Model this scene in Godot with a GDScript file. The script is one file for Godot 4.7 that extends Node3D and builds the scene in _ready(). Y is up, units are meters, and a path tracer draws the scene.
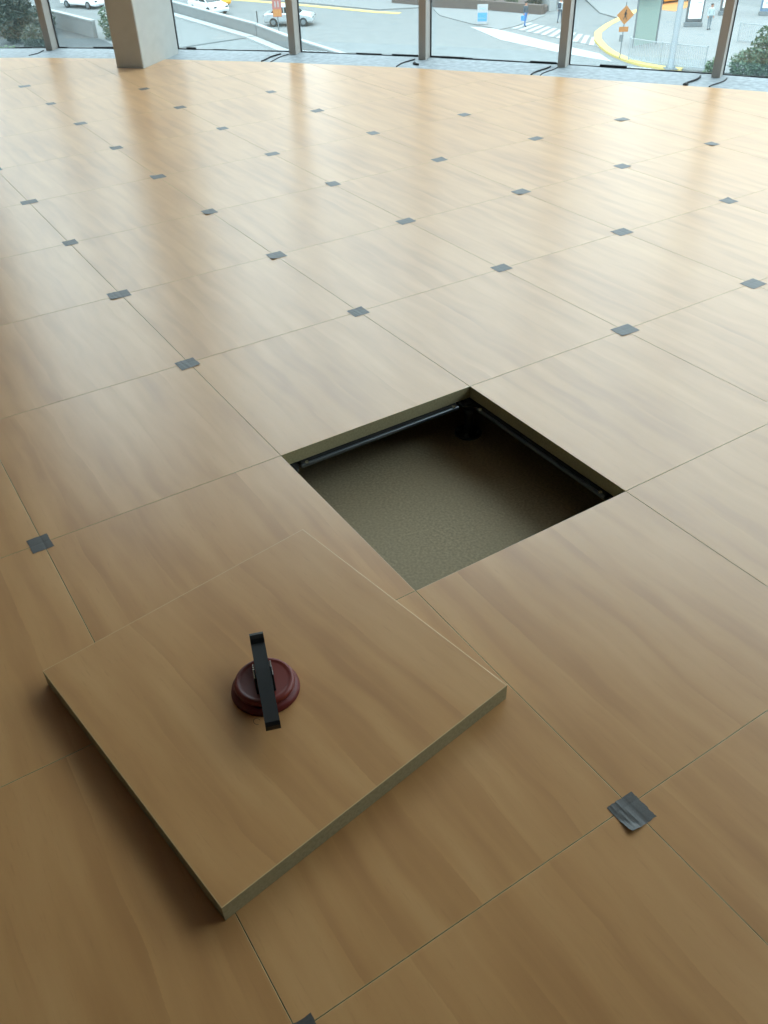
extends Node3D
# Empty office storey with a raised access floor of wood laminate panels; one panel lifted out
# with a suction lifter, a curved glass front and a street four storeys below.
# World axes follow the panel grid: origin at the far corner of the open bay, x and z along the seams.

const CELL := 0.6            # panel pitch
const THICK := 0.036         # panel thickness
const SLAB_Y := -0.156       # concrete under the panels
const CEIL := 4.4
const STREET := -11.0
const YAW := 1.01634         # the street frame is turned by this about y
const EYE := Vector3(1.66208, 1.22125, 1.32783)

var M := {}
var used := {}
var nodes: Array[Vector2] = []      # feet of the mullions, left to right (x, z), interior face
var outn: Array[Vector2] = []       # outward normals there

func _ready() -> void:
	var cam := Camera3D.new()
	cam.name = "camera"
	add_child(cam)
	cam.fov = 61.774
	cam.near = 0.05
	cam.far = 900.0
	cam.transform = Transform3D(Basis(Vector3(0.54297197, -0.02516237, -0.83937375), Vector3(-0.50863305, 0.78548501, -0.35257017), Vector3(0.668187, 0.61836895, 0.41369793)).orthonormalized(), EYE)
	cam.current = true
	var env := Environment.new()
	env.background_mode = Environment.BG_SKY
	var sm := ProceduralSkyMaterial.new()      # even overcast sky
	sm.sky_top_color = col(0.735, 0.93, 1.0)
	sm.sky_horizon_color = col(0.735 / 3.0, 0.93 / 3.0, 1.0 / 3.0)   # three times as bright overhead as at the horizon
	sm.ground_bottom_color = Color(0.2, 0.21, 0.22)
	sm.ground_horizon_color = Color(0.3, 0.32, 0.33)
	sm.sky_curve = 0.6
	sm.energy_multiplier = 1.0
	var sky := Sky.new()
	sky.sky_material = sm
	env.sky = sky
	env.background_energy_multiplier = 7.6
	env.tonemap_mode = Environment.TONE_MAPPER_LINEAR
	env.tonemap_exposure = 1.0
	env.sdfgi_enabled = true
	env.ssao_enabled = true
	env.ssil_enabled = true
	var we := WorldEnvironment.new()
	we.name = "world_environment"
	we.environment = env
	add_child(we)

	make_materials()
	facade_line()
	room_shell()
	windows()
	raised_floor()
	underfloor()
	lifted_panel()
	suction_lifter()
	tapes()
	strip_litter()
	street()
	street_things()
	plants()
	added_skyline_blocks()

# ---------------------------------------------------------------- materials
func col(r: float, g: float, b: float) -> Color:
	return Color(r, g, b).linear_to_srgb()

func plain(c: Color, rough := 0.6, metal := 0.0) -> StandardMaterial3D:
	var m := StandardMaterial3D.new()
	m.albedo_color = c
	m.roughness = rough
	m.metallic = metal
	return m

func mottled(lo: Color, hi: Color, freq: float, scale: float, rough: float, seed_: int) -> StandardMaterial3D:
	var n := FastNoiseLite.new()
	n.seed = seed_
	n.frequency = freq
	n.fractal_octaves = 5
	var img := Image.create(512, 512, false, Image.FORMAT_RGB8)
	for y in 512:
		for x in 512:
			# tileable: blend across the wrap
			var fx := x / 512.0
			var fy := y / 512.0
			var a: float = n.get_noise_2d(x, y) * (1 - fx) * (1 - fy) + n.get_noise_2d(x - 512, y) * fx * (1 - fy) + n.get_noise_2d(x, y - 512) * (1 - fx) * fy + n.get_noise_2d(x - 512, y - 512) * fx * fy
			img.set_pixel(x, y, lo.lerp(hi, clampf(0.5 + a * 0.9, 0, 1)))
	var m := StandardMaterial3D.new()
	m.albedo_texture = ImageTexture.create_from_image(img)
	m.uv1_triplanar = true
	m.uv1_world_triplanar = true
	m.uv1_scale = Vector3.ONE * scale
	m.roughness = rough
	return m

func wood_texture(s: int) -> ImageTexture:
	var W := 640
	var a := FastNoiseLite.new(); a.seed = s; a.frequency = 1.0; a.fractal_octaves = 3
	var b := FastNoiseLite.new(); b.seed = s + 50; b.frequency = 1.0; b.fractal_octaves = 2
	var rng := RandomNumberGenerator.new(); rng.seed = 900 + s
	var strips: Array = []          # printed boards: where they end, tone, phase
	var at := -rng.randf_range(0.0, 0.08)
	while at < 0.6:
		at += rng.randf_range(0.07, 0.17)
		strips.append([at, rng.randf_range(-0.5, 0.5), rng.randf_range(0, 40)])
	var pale := Color(0.866, 0.665, 0.442)
	var mid := Color(0.815, 0.603, 0.380)
	var dark := Color(0.728, 0.515, 0.307)
	var data := PackedByteArray()
	data.resize(W * W * 3)
	var p := 0
	for j in W:
		var z := (j + 0.5) / W * 0.6
		for i in W:
			var x := (i + 0.5) / W * 0.6
			var zw := z + 0.014 * a.get_noise_2d(x * 2.2 + 7.0, z * 3.5)
			var k := 0
			while k < strips.size() - 1 and zw > strips[k][0]:
				k += 1
			var ph: float = strips[k][2]
			var broad := a.get_noise_2d(x * 1.1 + ph, zw * 11.0 + ph)
			var cloud := a.get_noise_2d(x * 3.4 - ph, zw * 12.0 + 30.0)
			var fine := b.get_noise_2d(x * 2.5 + ph, zw * 85.0)
			var fleck := maxf(0.0, b.get_noise_2d(x * 14.0 + 90.0, z * 190.0) - 0.45) * 0.8
			var v: float = strips[k][1] * 0.30 + broad * 0.95 + cloud * 0.35 + fine * 0.09
			var c := mid.lerp(pale, clampf(v, 0, 1)) if v > 0 else mid.lerp(dark, clampf(-v * 0.9, 0, 1))
			c = c.lerp(dark, clampf(fleck, 0, 0.5))
			data[p] = int(c.r * 255); data[p + 1] = int(c.g * 255); data[p + 2] = int(c.b * 255)
			p += 3
	return ImageTexture.create_from_image(Image.create_from_data(W, W, false, Image.FORMAT_RGB8, data))

func make_materials() -> void:
	M.wood = []
	for s in 6:
		var m := StandardMaterial3D.new()
		m.albedo_texture = wood_texture(s * 7 + 3)
		m.roughness = 0.29
		m.rim_enabled = true                  # whitish grazing sheen added to pale the far floor
		m.rim = 0.3
		m.rim_tint = 0.0
		m.metallic_specular = 0.63
		m.texture_repeat = true
		M.wood.append(m)
	M.core = mottled(Color(0.63, 0.58, 0.44), Color(0.72, 0.67, 0.52), 0.08, 3.0, 0.7, 21)
	M.lip = plain(Color(0.86, 0.73, 0.53), 0.35)
	M.slab = mottled(Color(0.55, 0.495, 0.395), Color(0.71, 0.635, 0.51), 0.07, 3.0, 0.85, 22)
	M.strip = mottled(Color(0.50, 0.53, 0.55), Color(0.68, 0.71, 0.73), 0.03, 1.1, 0.6, 23)
	M.wall = plain(Color(0.52, 0.50, 0.47), 0.8)
	M.ceiling = plain(Color(0.62, 0.61, 0.59), 0.9)
	M.pier = mottled(Color(0.74, 0.74, 0.72), Color(0.78, 0.78, 0.76), 0.02, 1.0, 0.55, 24)
	M.mullion = plain(Color(0.70, 0.67, 0.64), 0.45, 0.1)
	M.gasket = plain(Color(0.06, 0.065, 0.07), 0.6)
	var g := StandardMaterial3D.new()
	g.transparency = BaseMaterial3D.TRANSPARENCY_ALPHA
	g.albedo_color = Color(0.80, 0.95, 0.97, 0.03)
	g.roughness = 0.0
	g.backlight_enabled = true                  # translucent haze added to the glass to veil the view outside
	g.backlight = Color(0.12, 0.138, 0.138)
	M.glass = g
	M.steel = plain(Color(0.42, 0.44, 0.46), 0.35, 0.8)
	M.darksteel = plain(Color(0.24, 0.245, 0.25), 0.4, 0.5)
	M.rubber = plain(Color(0.05, 0.05, 0.055), 0.7)
	M.red = plain(Color(0.47, 0.15, 0.11), 0.42)
	M.redrubber = plain(Color(0.42, 0.10, 0.085), 0.5)
	M.black = plain(Color(0.075, 0.08, 0.085), 0.42)
	M.chrome = plain(Color(0.75, 0.75, 0.76), 0.25, 1.0)
	M.tape = mottled(Color(0.34, 0.335, 0.33), Color(0.41, 0.40, 0.39), 0.05, 9.0, 0.42, 25)
	M.asphalt = mottled(Color(0.365, 0.38, 0.38), Color(0.42, 0.435, 0.435), 0.03, 0.06, 0.9, 26)
	M.darkasphalt = mottled(Color(0.20, 0.215, 0.22), Color(0.25, 0.265, 0.27), 0.03, 0.1, 0.9, 27)
	M.concrete = mottled(Color(0.40, 0.41, 0.41), Color(0.46, 0.47, 0.47), 0.03, 0.12, 0.85, 28)
	M.coping = plain(Color(0.56, 0.575, 0.575), 0.8)
	M.pave = mottled(Color(0.40, 0.415, 0.415), Color(0.45, 0.46, 0.46), 0.03, 0.1, 0.85, 29)
	M.paint = plain(Color(0.58, 0.59, 0.59), 0.7)
	M.yellow = plain(Color(0.72, 0.64, 0.36), 0.7)
	M.orange = plain(Color(0.66, 0.44, 0.22), 0.6)
	M.salmon = plain(Color(0.60, 0.36, 0.33), 0.7)
	M.amber = plain(Color(0.62, 0.40, 0.18), 0.55)
	M.whitepaint = plain(Color(0.84, 0.86, 0.87), 0.3)
	M.silver = plain(Color(0.66, 0.69, 0.70), 0.3, 0.3)
	M.taxi = plain(Color(0.88, 0.62, 0.14), 0.35)
	M.carglass = plain(Color(0.10, 0.13, 0.14), 0.1)
	M.tyre = plain(Color(0.09, 0.09, 0.095), 0.8)
	M.galv = plain(Color(0.42, 0.45, 0.465), 0.5, 0.3)
	M.palerail = plain(Color(0.57, 0.60, 0.61), 0.5)
	M.brick = plain(Color(0.32, 0.28, 0.26), 0.85)
	M.signblue = plain(Color(0.22, 0.50, 0.78), 0.5)
	M.green = plain(Color(0.30, 0.42, 0.30), 0.7)
	M.leaf = leafy(Color(0.20, 0.29, 0.21))
	M.leaf2 = leafy(Color(0.27, 0.36, 0.24))
	M.leafdark = leafy(Color(0.12, 0.17, 0.14))
	M.bark = plain(Color(0.30, 0.26, 0.22), 0.9)
	M.frosted = plain(Color(0.50, 0.57, 0.54), 0.3)
	M.skin = plain(Color(0.62, 0.44, 0.35), 0.6)

func leafy(c: Color) -> StandardMaterial3D:
	var m := plain(c, 0.5)
	m.backlight_enabled = true
	m.backlight = Color(0.2, 0.24, 0.14)
	m.cull_mode = BaseMaterial3D.CULL_DISABLED
	return m

# ---------------------------------------------------------------- mesh helpers
func mk() -> SurfaceTool:
	var st := SurfaceTool.new()
	st.begin(Mesh.PRIMITIVE_TRIANGLES)
	st.set_smooth_group(-1)
	return st

func tri(st: SurfaceTool, a: Vector3, b: Vector3, c: Vector3) -> void:   # counter-clockwise seen from outside
	st.add_vertex(a); st.add_vertex(c); st.add_vertex(b)

func quad(st: SurfaceTool, a: Vector3, b: Vector3, c: Vector3, d: Vector3) -> void:
	tri(st, a, b, c); tri(st, a, c, d)

func convex(st: SurfaceTool, pts: Array, inside: Vector3) -> void:       # one flat face of a convex solid
	var n: Vector3 = (pts[1] - pts[0]).cross(pts[2] - pts[0])
	var mid := Vector3.ZERO
	for q in pts: mid += q
	mid /= pts.size()
	var flip := n.dot(mid - inside) < 0.0
	for i in range(1, pts.size() - 1):
		if flip: tri(st, pts[0], pts[i + 1], pts[i])
		else: tri(st, pts[0], pts[i], pts[i + 1])

func bbox(st: SurfaceTool, at: Vector3, size: Vector3, bev := 0.0, turn := Basis()) -> void:
	var h := size * 0.5
	var b := minf(bev, minf(h.x, minf(h.y, h.z)) * 0.9)
	var pt := func(s: Vector3, k: int) -> Vector3:   # corner of the face across axis k
		var q := Vector3(s.x * (h.x - b), s.y * (h.y - b), s.z * (h.z - b))
		q[k] = s[k] * h[k]
		return at + turn * q
	for k in 3:
		var i := (k + 1) % 3
		var j := (k + 2) % 3
		for s in [-1.0, 1.0]:
			var f: Array = []
			for e in [[-1.0, -1.0], [1.0, -1.0], [1.0, 1.0], [-1.0, 1.0]]:
				var v := Vector3.ZERO
				v[k] = s; v[i] = e[0]; v[j] = e[1]
				f.append(pt.call(v, k))
			convex(st, f, at)
	if b <= 0.0:
		return
	for k in 3:
		var i := (k + 1) % 3
		var j := (k + 2) % 3
		for si in [-1.0, 1.0]:
			for sj in [-1.0, 1.0]:
				var lo := Vector3.ZERO
				lo[k] = -1.0; lo[i] = si; lo[j] = sj
				var hi := lo
				hi[k] = 1.0
				convex(st, [pt.call(lo, i), pt.call(hi, i), pt.call(hi, j), pt.call(lo, j)], at)
	for sx in [-1.0, 1.0]:
		for sy in [-1.0, 1.0]:
			for sz in [-1.0, 1.0]:
				var v := Vector3(sx, sy, sz)
				convex(st, [pt.call(v, 0), pt.call(v, 1), pt.call(v, 2)], at)

func prism(st: SurfaceTool, poly: PackedVector2Array, y0: float, y1: float) -> void:   # poly in (x, z)
	var idx := Geometry2D.triangulate_polygon(poly)
	for i in range(0, idx.size(), 3):
		var a := poly[idx[i]]; var b := poly[idx[i + 1]]; var c := poly[idx[i + 2]]
		if (b - a).cross(c - a) > 0.0:
			var t := b; b = c; c = t
		tri(st, Vector3(a.x, y1, a.y), Vector3(b.x, y1, b.y), Vector3(c.x, y1, c.y))
		tri(st, Vector3(a.x, y0, a.y), Vector3(c.x, y0, c.y), Vector3(b.x, y0, b.y))
	wallring(st, poly, y0, y1)

func wallring(st: SurfaceTool, poly: PackedVector2Array, y0: float, y1: float) -> void:
	var ccw := not Geometry2D.is_polygon_clockwise(poly)
	for i in poly.size():
		var a := poly[i]; var b := poly[(i + 1) % poly.size()]
		if not ccw:
			var t := a; a = b; b = t
		# outward seen from outside; checked by the sign of the ring
		quad(st, Vector3(b.x, y0, b.y), Vector3(a.x, y0, a.y), Vector3(a.x, y1, a.y), Vector3(b.x, y1, b.y))

func lathe(st: SurfaceTool, prof: Array, n := 24, at := Vector3.ZERO, turn := Basis()) -> void:   # prof: (radius, height) bottom to top, outside
	for i in prof.size() - 1:
		var p: Vector2 = prof[i]
		var q: Vector2 = prof[i + 1]
		for k in n:
			var a := TAU * k / n
			var b := TAU * (k + 1) / n
			var pa := at + turn * Vector3(p.x * cos(a), p.y, -p.x * sin(a))
			var pb := at + turn * Vector3(p.x * cos(b), p.y, -p.x * sin(b))
			var qa := at + turn * Vector3(q.x * cos(a), q.y, -q.x * sin(a))
			var qb := at + turn * Vector3(q.x * cos(b), q.y, -q.x * sin(b))
			if p.x < 1e-6: tri(st, pa, qb, qa)
			elif q.x < 1e-6: tri(st, pa, pb, qa)
			else: quad(st, pa, pb, qb, qa)

func rod(st: SurfaceTool, a: Vector3, b: Vector3, r: float, n := 8, r2 := -1.0) -> void:
	var y := (b - a).normalized()
	var x := y.cross(Vector3.RIGHT if absf(y.x) < 0.9 else Vector3.UP).normalized()
	var bs := Basis(x, y, x.cross(y))
	var L := (b - a).length()
	var e := r if r2 < 0 else r2
	lathe(st, [Vector2(0, 0), Vector2(r, 0), Vector2(e, L), Vector2(0, L)], n, a, bs)

func tube(st: SurfaceTool, pts: Array, r: float, n := 7) -> void:
	for i in pts.size() - 1:
		rod(st, pts[i], pts[i + 1], r, n)

func numbered(called: String) -> String:
	var k: int = used.get(called, 0)
	used[called] = k + 1
	return called if k == 0 else "%s_%03d" % [called, k]

func put(called: String, st: SurfaceTool, m: Material, parent: Node = null) -> MeshInstance3D:
	st.generate_normals()
	st.index()
	return inst(called, st.commit(), m, parent)

func inst(called: String, mesh: Mesh, m: Material, parent: Node = null) -> MeshInstance3D:
	var o := MeshInstance3D.new()
	o.name = numbered(called) if parent == null else called
	o.mesh = mesh
	if m: o.material_override = m
	if parent == null: add_child(o)
	else: parent.add_child(o, true)
	return o

func thing(called: String, label: String, category: String, at := Vector3.ZERO, turn := 0.0, group := "") -> Node3D:
	var o := Node3D.new()
	o.name = numbered(called)
	add_child(o)
	o.position = at
	o.rotation.y = turn
	tag(o, label, category, group)
	return o

func tag(o: Node, label: String, category: String, group := "") -> void:
	o.set_meta("label", label)
	if category: o.set_meta("category", category)
	if group: o.set_meta("group", group)

func setting(called: String, label := "") -> Node3D:
	var o := Node3D.new()
	o.name = numbered(called)
	add_child(o)
	o.set_meta("kind", "structure")
	if label: o.set_meta("label", label)
	return o

func v3(p: Vector2, y := 0.0) -> Vector3:
	return Vector3(p.x, y, p.y)

# ---------------------------------------------------------------- shell
func facade_line() -> void:
	var p := Vector2(-2.16, -3.57)
	var left: Array[Vector2] = []
	var q := p
	for deg in [32.0, 34.5, 38.5, 42.5, 46.5, 50.0]:
		q += 0.985 * Vector2(-cos(deg_to_rad(deg)), sin(deg_to_rad(deg)))
		left.append(q)
	left.reverse()
	nodes.append_array(left)
	nodes.append(p)
	q = p
	for deg in [29.5, 27.0, -32.0, -32.0, -32.0, -32.0]:     # two more bays, then the glass turns the corner
		q += 0.985 * Vector2(cos(deg_to_rad(deg)), -sin(deg_to_rad(deg)))
		nodes.append(q)
	for i in nodes.size():
		var t := (nodes[mini(i + 1, nodes.size() - 1)] - nodes[maxi(i - 1, 0)]).normalized()
		outn.append(Vector2(t.y, -t.x))

func offset_line(d: float) -> PackedVector2Array:
	var r := PackedVector2Array()
	for i in nodes.size(): r.append(nodes[i] + outn[i] * d)
	return r

func back_corners() -> Array:       # right wall foot, far right, far left (x, z)
	var R := nodes[nodes.size() - 1]
	var L := nodes[0]
	return [R + Vector2(0.848, 0.530) * 6.0, L + Vector2(0.77, 0.64) * 12.5]

func room_poly(d: float) -> PackedVector2Array:
	var r := offset_line(d)
	for c in back_corners(): r.append(c)
	return r

func room_shell() -> void:
	var st := mk()
	prism(st, room_poly(0.125), SLAB_Y - 0.35, SLAB_Y)
	var o := put("subfloor", st, M.slab)
	o.set_meta("kind", "structure")
	o.set_meta("label", "bare concrete slab under the raised floor panels")
	st = mk()
	prism(st, room_poly(0.125), CEIL, CEIL + 0.3)
	o = put("ceiling", st, M.ceiling)
	o.set_meta("kind", "structure")
	# kerb along the glass: bare concrete strip level with the panels
	st = mk()
	var ring := offset_line(-0.29)
	var outer := offset_line(0.122)
	outer.reverse()
	ring.append_array(outer)
	prism(st, ring, SLAB_Y, -0.004)
	o = put("trim_1", st, M.strip)
	o.set_meta("kind", "structure")
	o.set_meta("label", "bare blue-grey concrete strip along the foot of the windows")
	var bc := back_corners()
	var R := nodes[nodes.size() - 1]
	var L := nodes[0]
	for w in [["wall_left", L, bc[1]], ["wall_back", bc[1], bc[0]], ["wall_right", bc[0], R]]:
		var a: Vector2 = w[1]
		var b: Vector2 = w[2]
		var t := (b - a).normalized()
		var n := Vector2(-t.y, t.x)                 # away from the room
		if n.dot((Vector2(0, 1) - a)) > 0.0: n = -n
		st = mk()
		var poly := PackedVector2Array([a - t * 0.2, b + t * 0.2, b + t * 0.2 + n * 0.2, a - t * 0.2 + n * 0.2])
		prism(st, poly, SLAB_Y, CEIL)
		o = put(w[0], st, M.wall)
		o.set_meta("kind", "structure")
	# plastered pier standing in front of the mullion line
	var pr := setting("wall_pier", "cream plastered pier standing at the window line")
	st = mk()
	var ax := Vector2(-0.667, -0.745)
	var side := Vector2(0.745, -0.667)
	var f := Vector2(-4.90, -0.76) - side * 0.106
	var c := f + side * 0.106 + ax * 0.275
	var bs := Basis(v3(side), Vector3.UP, v3(ax))
	if bs.determinant() < 0: bs = Basis(-v3(side), Vector3.UP, v3(ax))
	bbox(st, v3(c, (CEIL + SLAB_Y) * 0.5), Vector3(0.212, CEIL - SLAB_Y, 0.55), 0.006, bs)
	put("pier_body", st, M.pier, pr)

func pier_poly() -> PackedVector2Array:
	var ax := Vector2(-0.667, -0.745)
	var side := Vector2(0.745, -0.667)
	var f := Vector2(-4.90, -0.76)
	var g := 0.004
	return PackedVector2Array([f - side * (0.106 + g) - ax * g, f + side * (0.106 + g) - ax * g, f + side * (0.106 + g) + ax * 0.56, f - side * (0.106 + g) + ax * 0.56])

func windows() -> void:
	var rng := RandomNumberGenerator.new()
	rng.seed = 5
	for i in nodes.size():
		var wn := setting("window_%d" % (i + 1))
		var t3 := v3(Vector2(-outn[i].y, outn[i].x))
		var bs := Basis(t3, Vector3.UP, t3.cross(Vector3.UP))
		var st := mk()
		bbox(st, v3(nodes[i] + outn[i] * 0.06, (CEIL - 0.004) * 0.5 - 0.002), Vector3(0.054, CEIL + 0.004, 0.12), 0.003, bs)
		put("mullion", st, M.mullion, wn)
		if i == nodes.size() - 1: break
		var a := nodes[i] + outn[i] * 0.105
		var b := nodes[i + 1] + outn[i + 1] * 0.105
		var d := (b - a).normalized()
		var nn := Vector2(d.y, -d.x)
		a += d * 0.029
		b -= d * 0.029
		var pb := Basis(v3(d), Vector3.UP, v3(d).cross(Vector3.UP))
		var L := (b - a).length()
		st = mk()
		bbox(st, v3((a + b) * 0.5, CEIL * 0.5), Vector3(L - 0.012, CEIL - 0.01, 0.012), 0.0, pb)
		put("pane", st, M.glass, wn)
		for e in [a + d * 0.0025, b - d * 0.0025]:     # black seals down both sides and over the top
			st = mk()
			bbox(st, v3(e, CEIL * 0.5), Vector3(0.005, CEIL - 0.002, 0.016), 0.0, pb)
			put("side_seal", st, M.gasket, wn)
		st = mk()
		bbox(st, v3((a + b) * 0.5, CEIL - 0.02), Vector3(L, 0.036, 0.022), 0.0, pb)
		put("top_seal", st, M.gasket, wn)
		st = mk()                                    # ragged black bead along the foot of the pane
		var x := 0.0
		while x < L - 0.02:
			var w := minf(rng.randf_range(0.05, 0.22), L - x)
			var h := 0.004 + 0.012 * pow(rng.randf(), 2.0)
			bbox(st, v3(a + d * (x + w * 0.5) - nn * 0.006, h * 0.5 - 0.004), Vector3(w, h, 0.014), 0.002, pb)
			x += w
		put("bottom_seal", st, M.gasket, wn)

# ---------------------------------------------------------------- raised floor
func panel_mesh(poly: PackedVector2Array, at: Vector2, flip: int, mt: Material, full := true, bev := 0.0008) -> ArrayMesh:
	# poly in local (x, z) about the cell's corner; the printed top and the board edge are two surfaces
	var top := mk()
	var e := bev if full else 0.0
	var ey := e * 0.22                            # the pale edge band is nearly flush with the laminate
	var inner := PackedVector2Array()
	if full:
		var c := Vector2(CELL, CELL) * 0.5
		for p in poly: inner.append(p - Vector2(signf(p.x - c.x), signf(p.y - c.y)) * e)
	else:
		inner = poly
	var idx := Geometry2D.triangulate_polygon(inner)
	var uvof := func(p: Vector2) -> Vector2:
		var u := p / CELL
		if flip & 1: u.x = 1.0 - u.x
		if flip & 2: u.y = 1.0 - u.y
		return u
	for i in range(0, idx.size(), 3):
		var t: Array = [inner[idx[i]], inner[idx[i + 1]], inner[idx[i + 2]]]
		if (t[1] - t[0]).cross(t[2] - t[0]) > 0.0:
			var sw = t[1]; t[1] = t[2]; t[2] = sw
		for k in [0, 2, 1]:
			top.set_uv(uvof.call(t[k]))
			top.add_vertex(v3(t[k], 0.0))
	top.generate_normals()
	top.index()
	var am := top.commit()
	am.surface_set_material(0, mt)
	var lip := mk()
	if full:
		for i in 4:
			var j := (i + 1) % 4
			convex(lip, [v3(inner[i], 0), v3(inner[j], 0), v3(poly[j], -ey), v3(poly[i], -ey)], Vector3(CELL / 2, -0.1, CELL / 2))
		lip.generate_normals()
		am = lip.commit(am)
		am.surface_set_material(am.get_surface_count() - 1, M.lip)
	var sd := mk()
	wallring(sd, poly, -THICK, -ey)
	for i in range(0, idx.size(), 3):
		var a := inner[idx[i]]; var b := inner[idx[i + 1]]; var c := inner[idx[i + 2]]
		if (b - a).cross(c - a) > 0.0:
			var t := b; b = c; c = t
		tri(sd, v3(a, -THICK), v3(c, -THICK), v3(b, -THICK))
	sd.generate_normals()
	am = sd.commit(am)
	am.surface_set_material(am.get_surface_count() - 1, M.core)
	return am

func square(g := 0.0006) -> PackedVector2Array:
	return PackedVector2Array([Vector2(g, g), Vector2(CELL - g, g), Vector2(CELL - g, CELL - g), Vector2(g, CELL - g)])

func raised_floor() -> void:
	var rng := RandomNumberGenerator.new()
	rng.seed = 77
	var fl := setting("floor", "raised floor of square light wood laminate panels")
	var area := offset_line(-0.292)
	# stay clear of the side and back walls
	var bc := back_corners()
	area.append(bc[0]); area.append(bc[1])
	var pier := pier_poly()
	var kinds := {}
	var cells: Array = []
	for u in range(-12, 16):
		for v in range(-13, 20):
			if u == 0 and v == 0: continue
			cells.append([u, v])
	var eye := Vector2(-0.6, -0.4)
	cells.sort_custom(func(a, b): return (Vector2(a[0], a[1]) * CELL).distance_squared_to(eye) < (Vector2(b[0], b[1]) * CELL).distance_squared_to(eye))
	var count := 0
	var rest := mk()
	for c in cells:
		var o := Vector2(c[0], c[1]) * CELL
		var sq := square()
		var world := PackedVector2Array()
		for p in sq: world.append(p + o)
		var pieces := Geometry2D.intersect_polygons(world, area)
		if pieces.is_empty(): continue
		var whole := true
		for p in world:
			if not Geometry2D.is_point_in_polygon(p, area): whole = false
		var cut := Geometry2D.intersect_polygons(world, pier)
		var kind := rng.randi() % 6
		var flip := rng.randi() % 4
		if not cut.is_empty() or not whole:
			for pc in pieces:
				if Geometry2D.is_polygon_clockwise(pc) != Geometry2D.is_polygon_clockwise(world): continue
				for q in (Geometry2D.clip_polygons(pc, pier) if not cut.is_empty() else [pc]):
					var loc := PackedVector2Array()
					for p in q: loc.append(p - o)
					if loc.size() < 3 or Geometry2D.triangulate_polygon(loc).is_empty(): continue
					if count < 292:
						var mi := inst("floor_panel", panel_mesh(loc, o, flip, M.wood[kind], false), null, fl)
						mi.position = v3(o)
						count += 1
					else:
						var w := PackedVector2Array()
						for p in loc: w.append(p + o)
						prism(rest, w, -THICK, 0.0)
		elif count < 292:
			var key := kind * 4 + flip
			if not kinds.has(key): kinds[key] = panel_mesh(sq, Vector2.ZERO, flip, M.wood[kind])
			var mi := inst("floor_panel", kinds[key], null, fl)
			mi.position = v3(o)
			count += 1
		else:
			prism(rest, world, -THICK, 0.0)
	var r := put("floor_panel_field", rest, M.lip, fl)
	r.set_meta("kind", "stuff")

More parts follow.
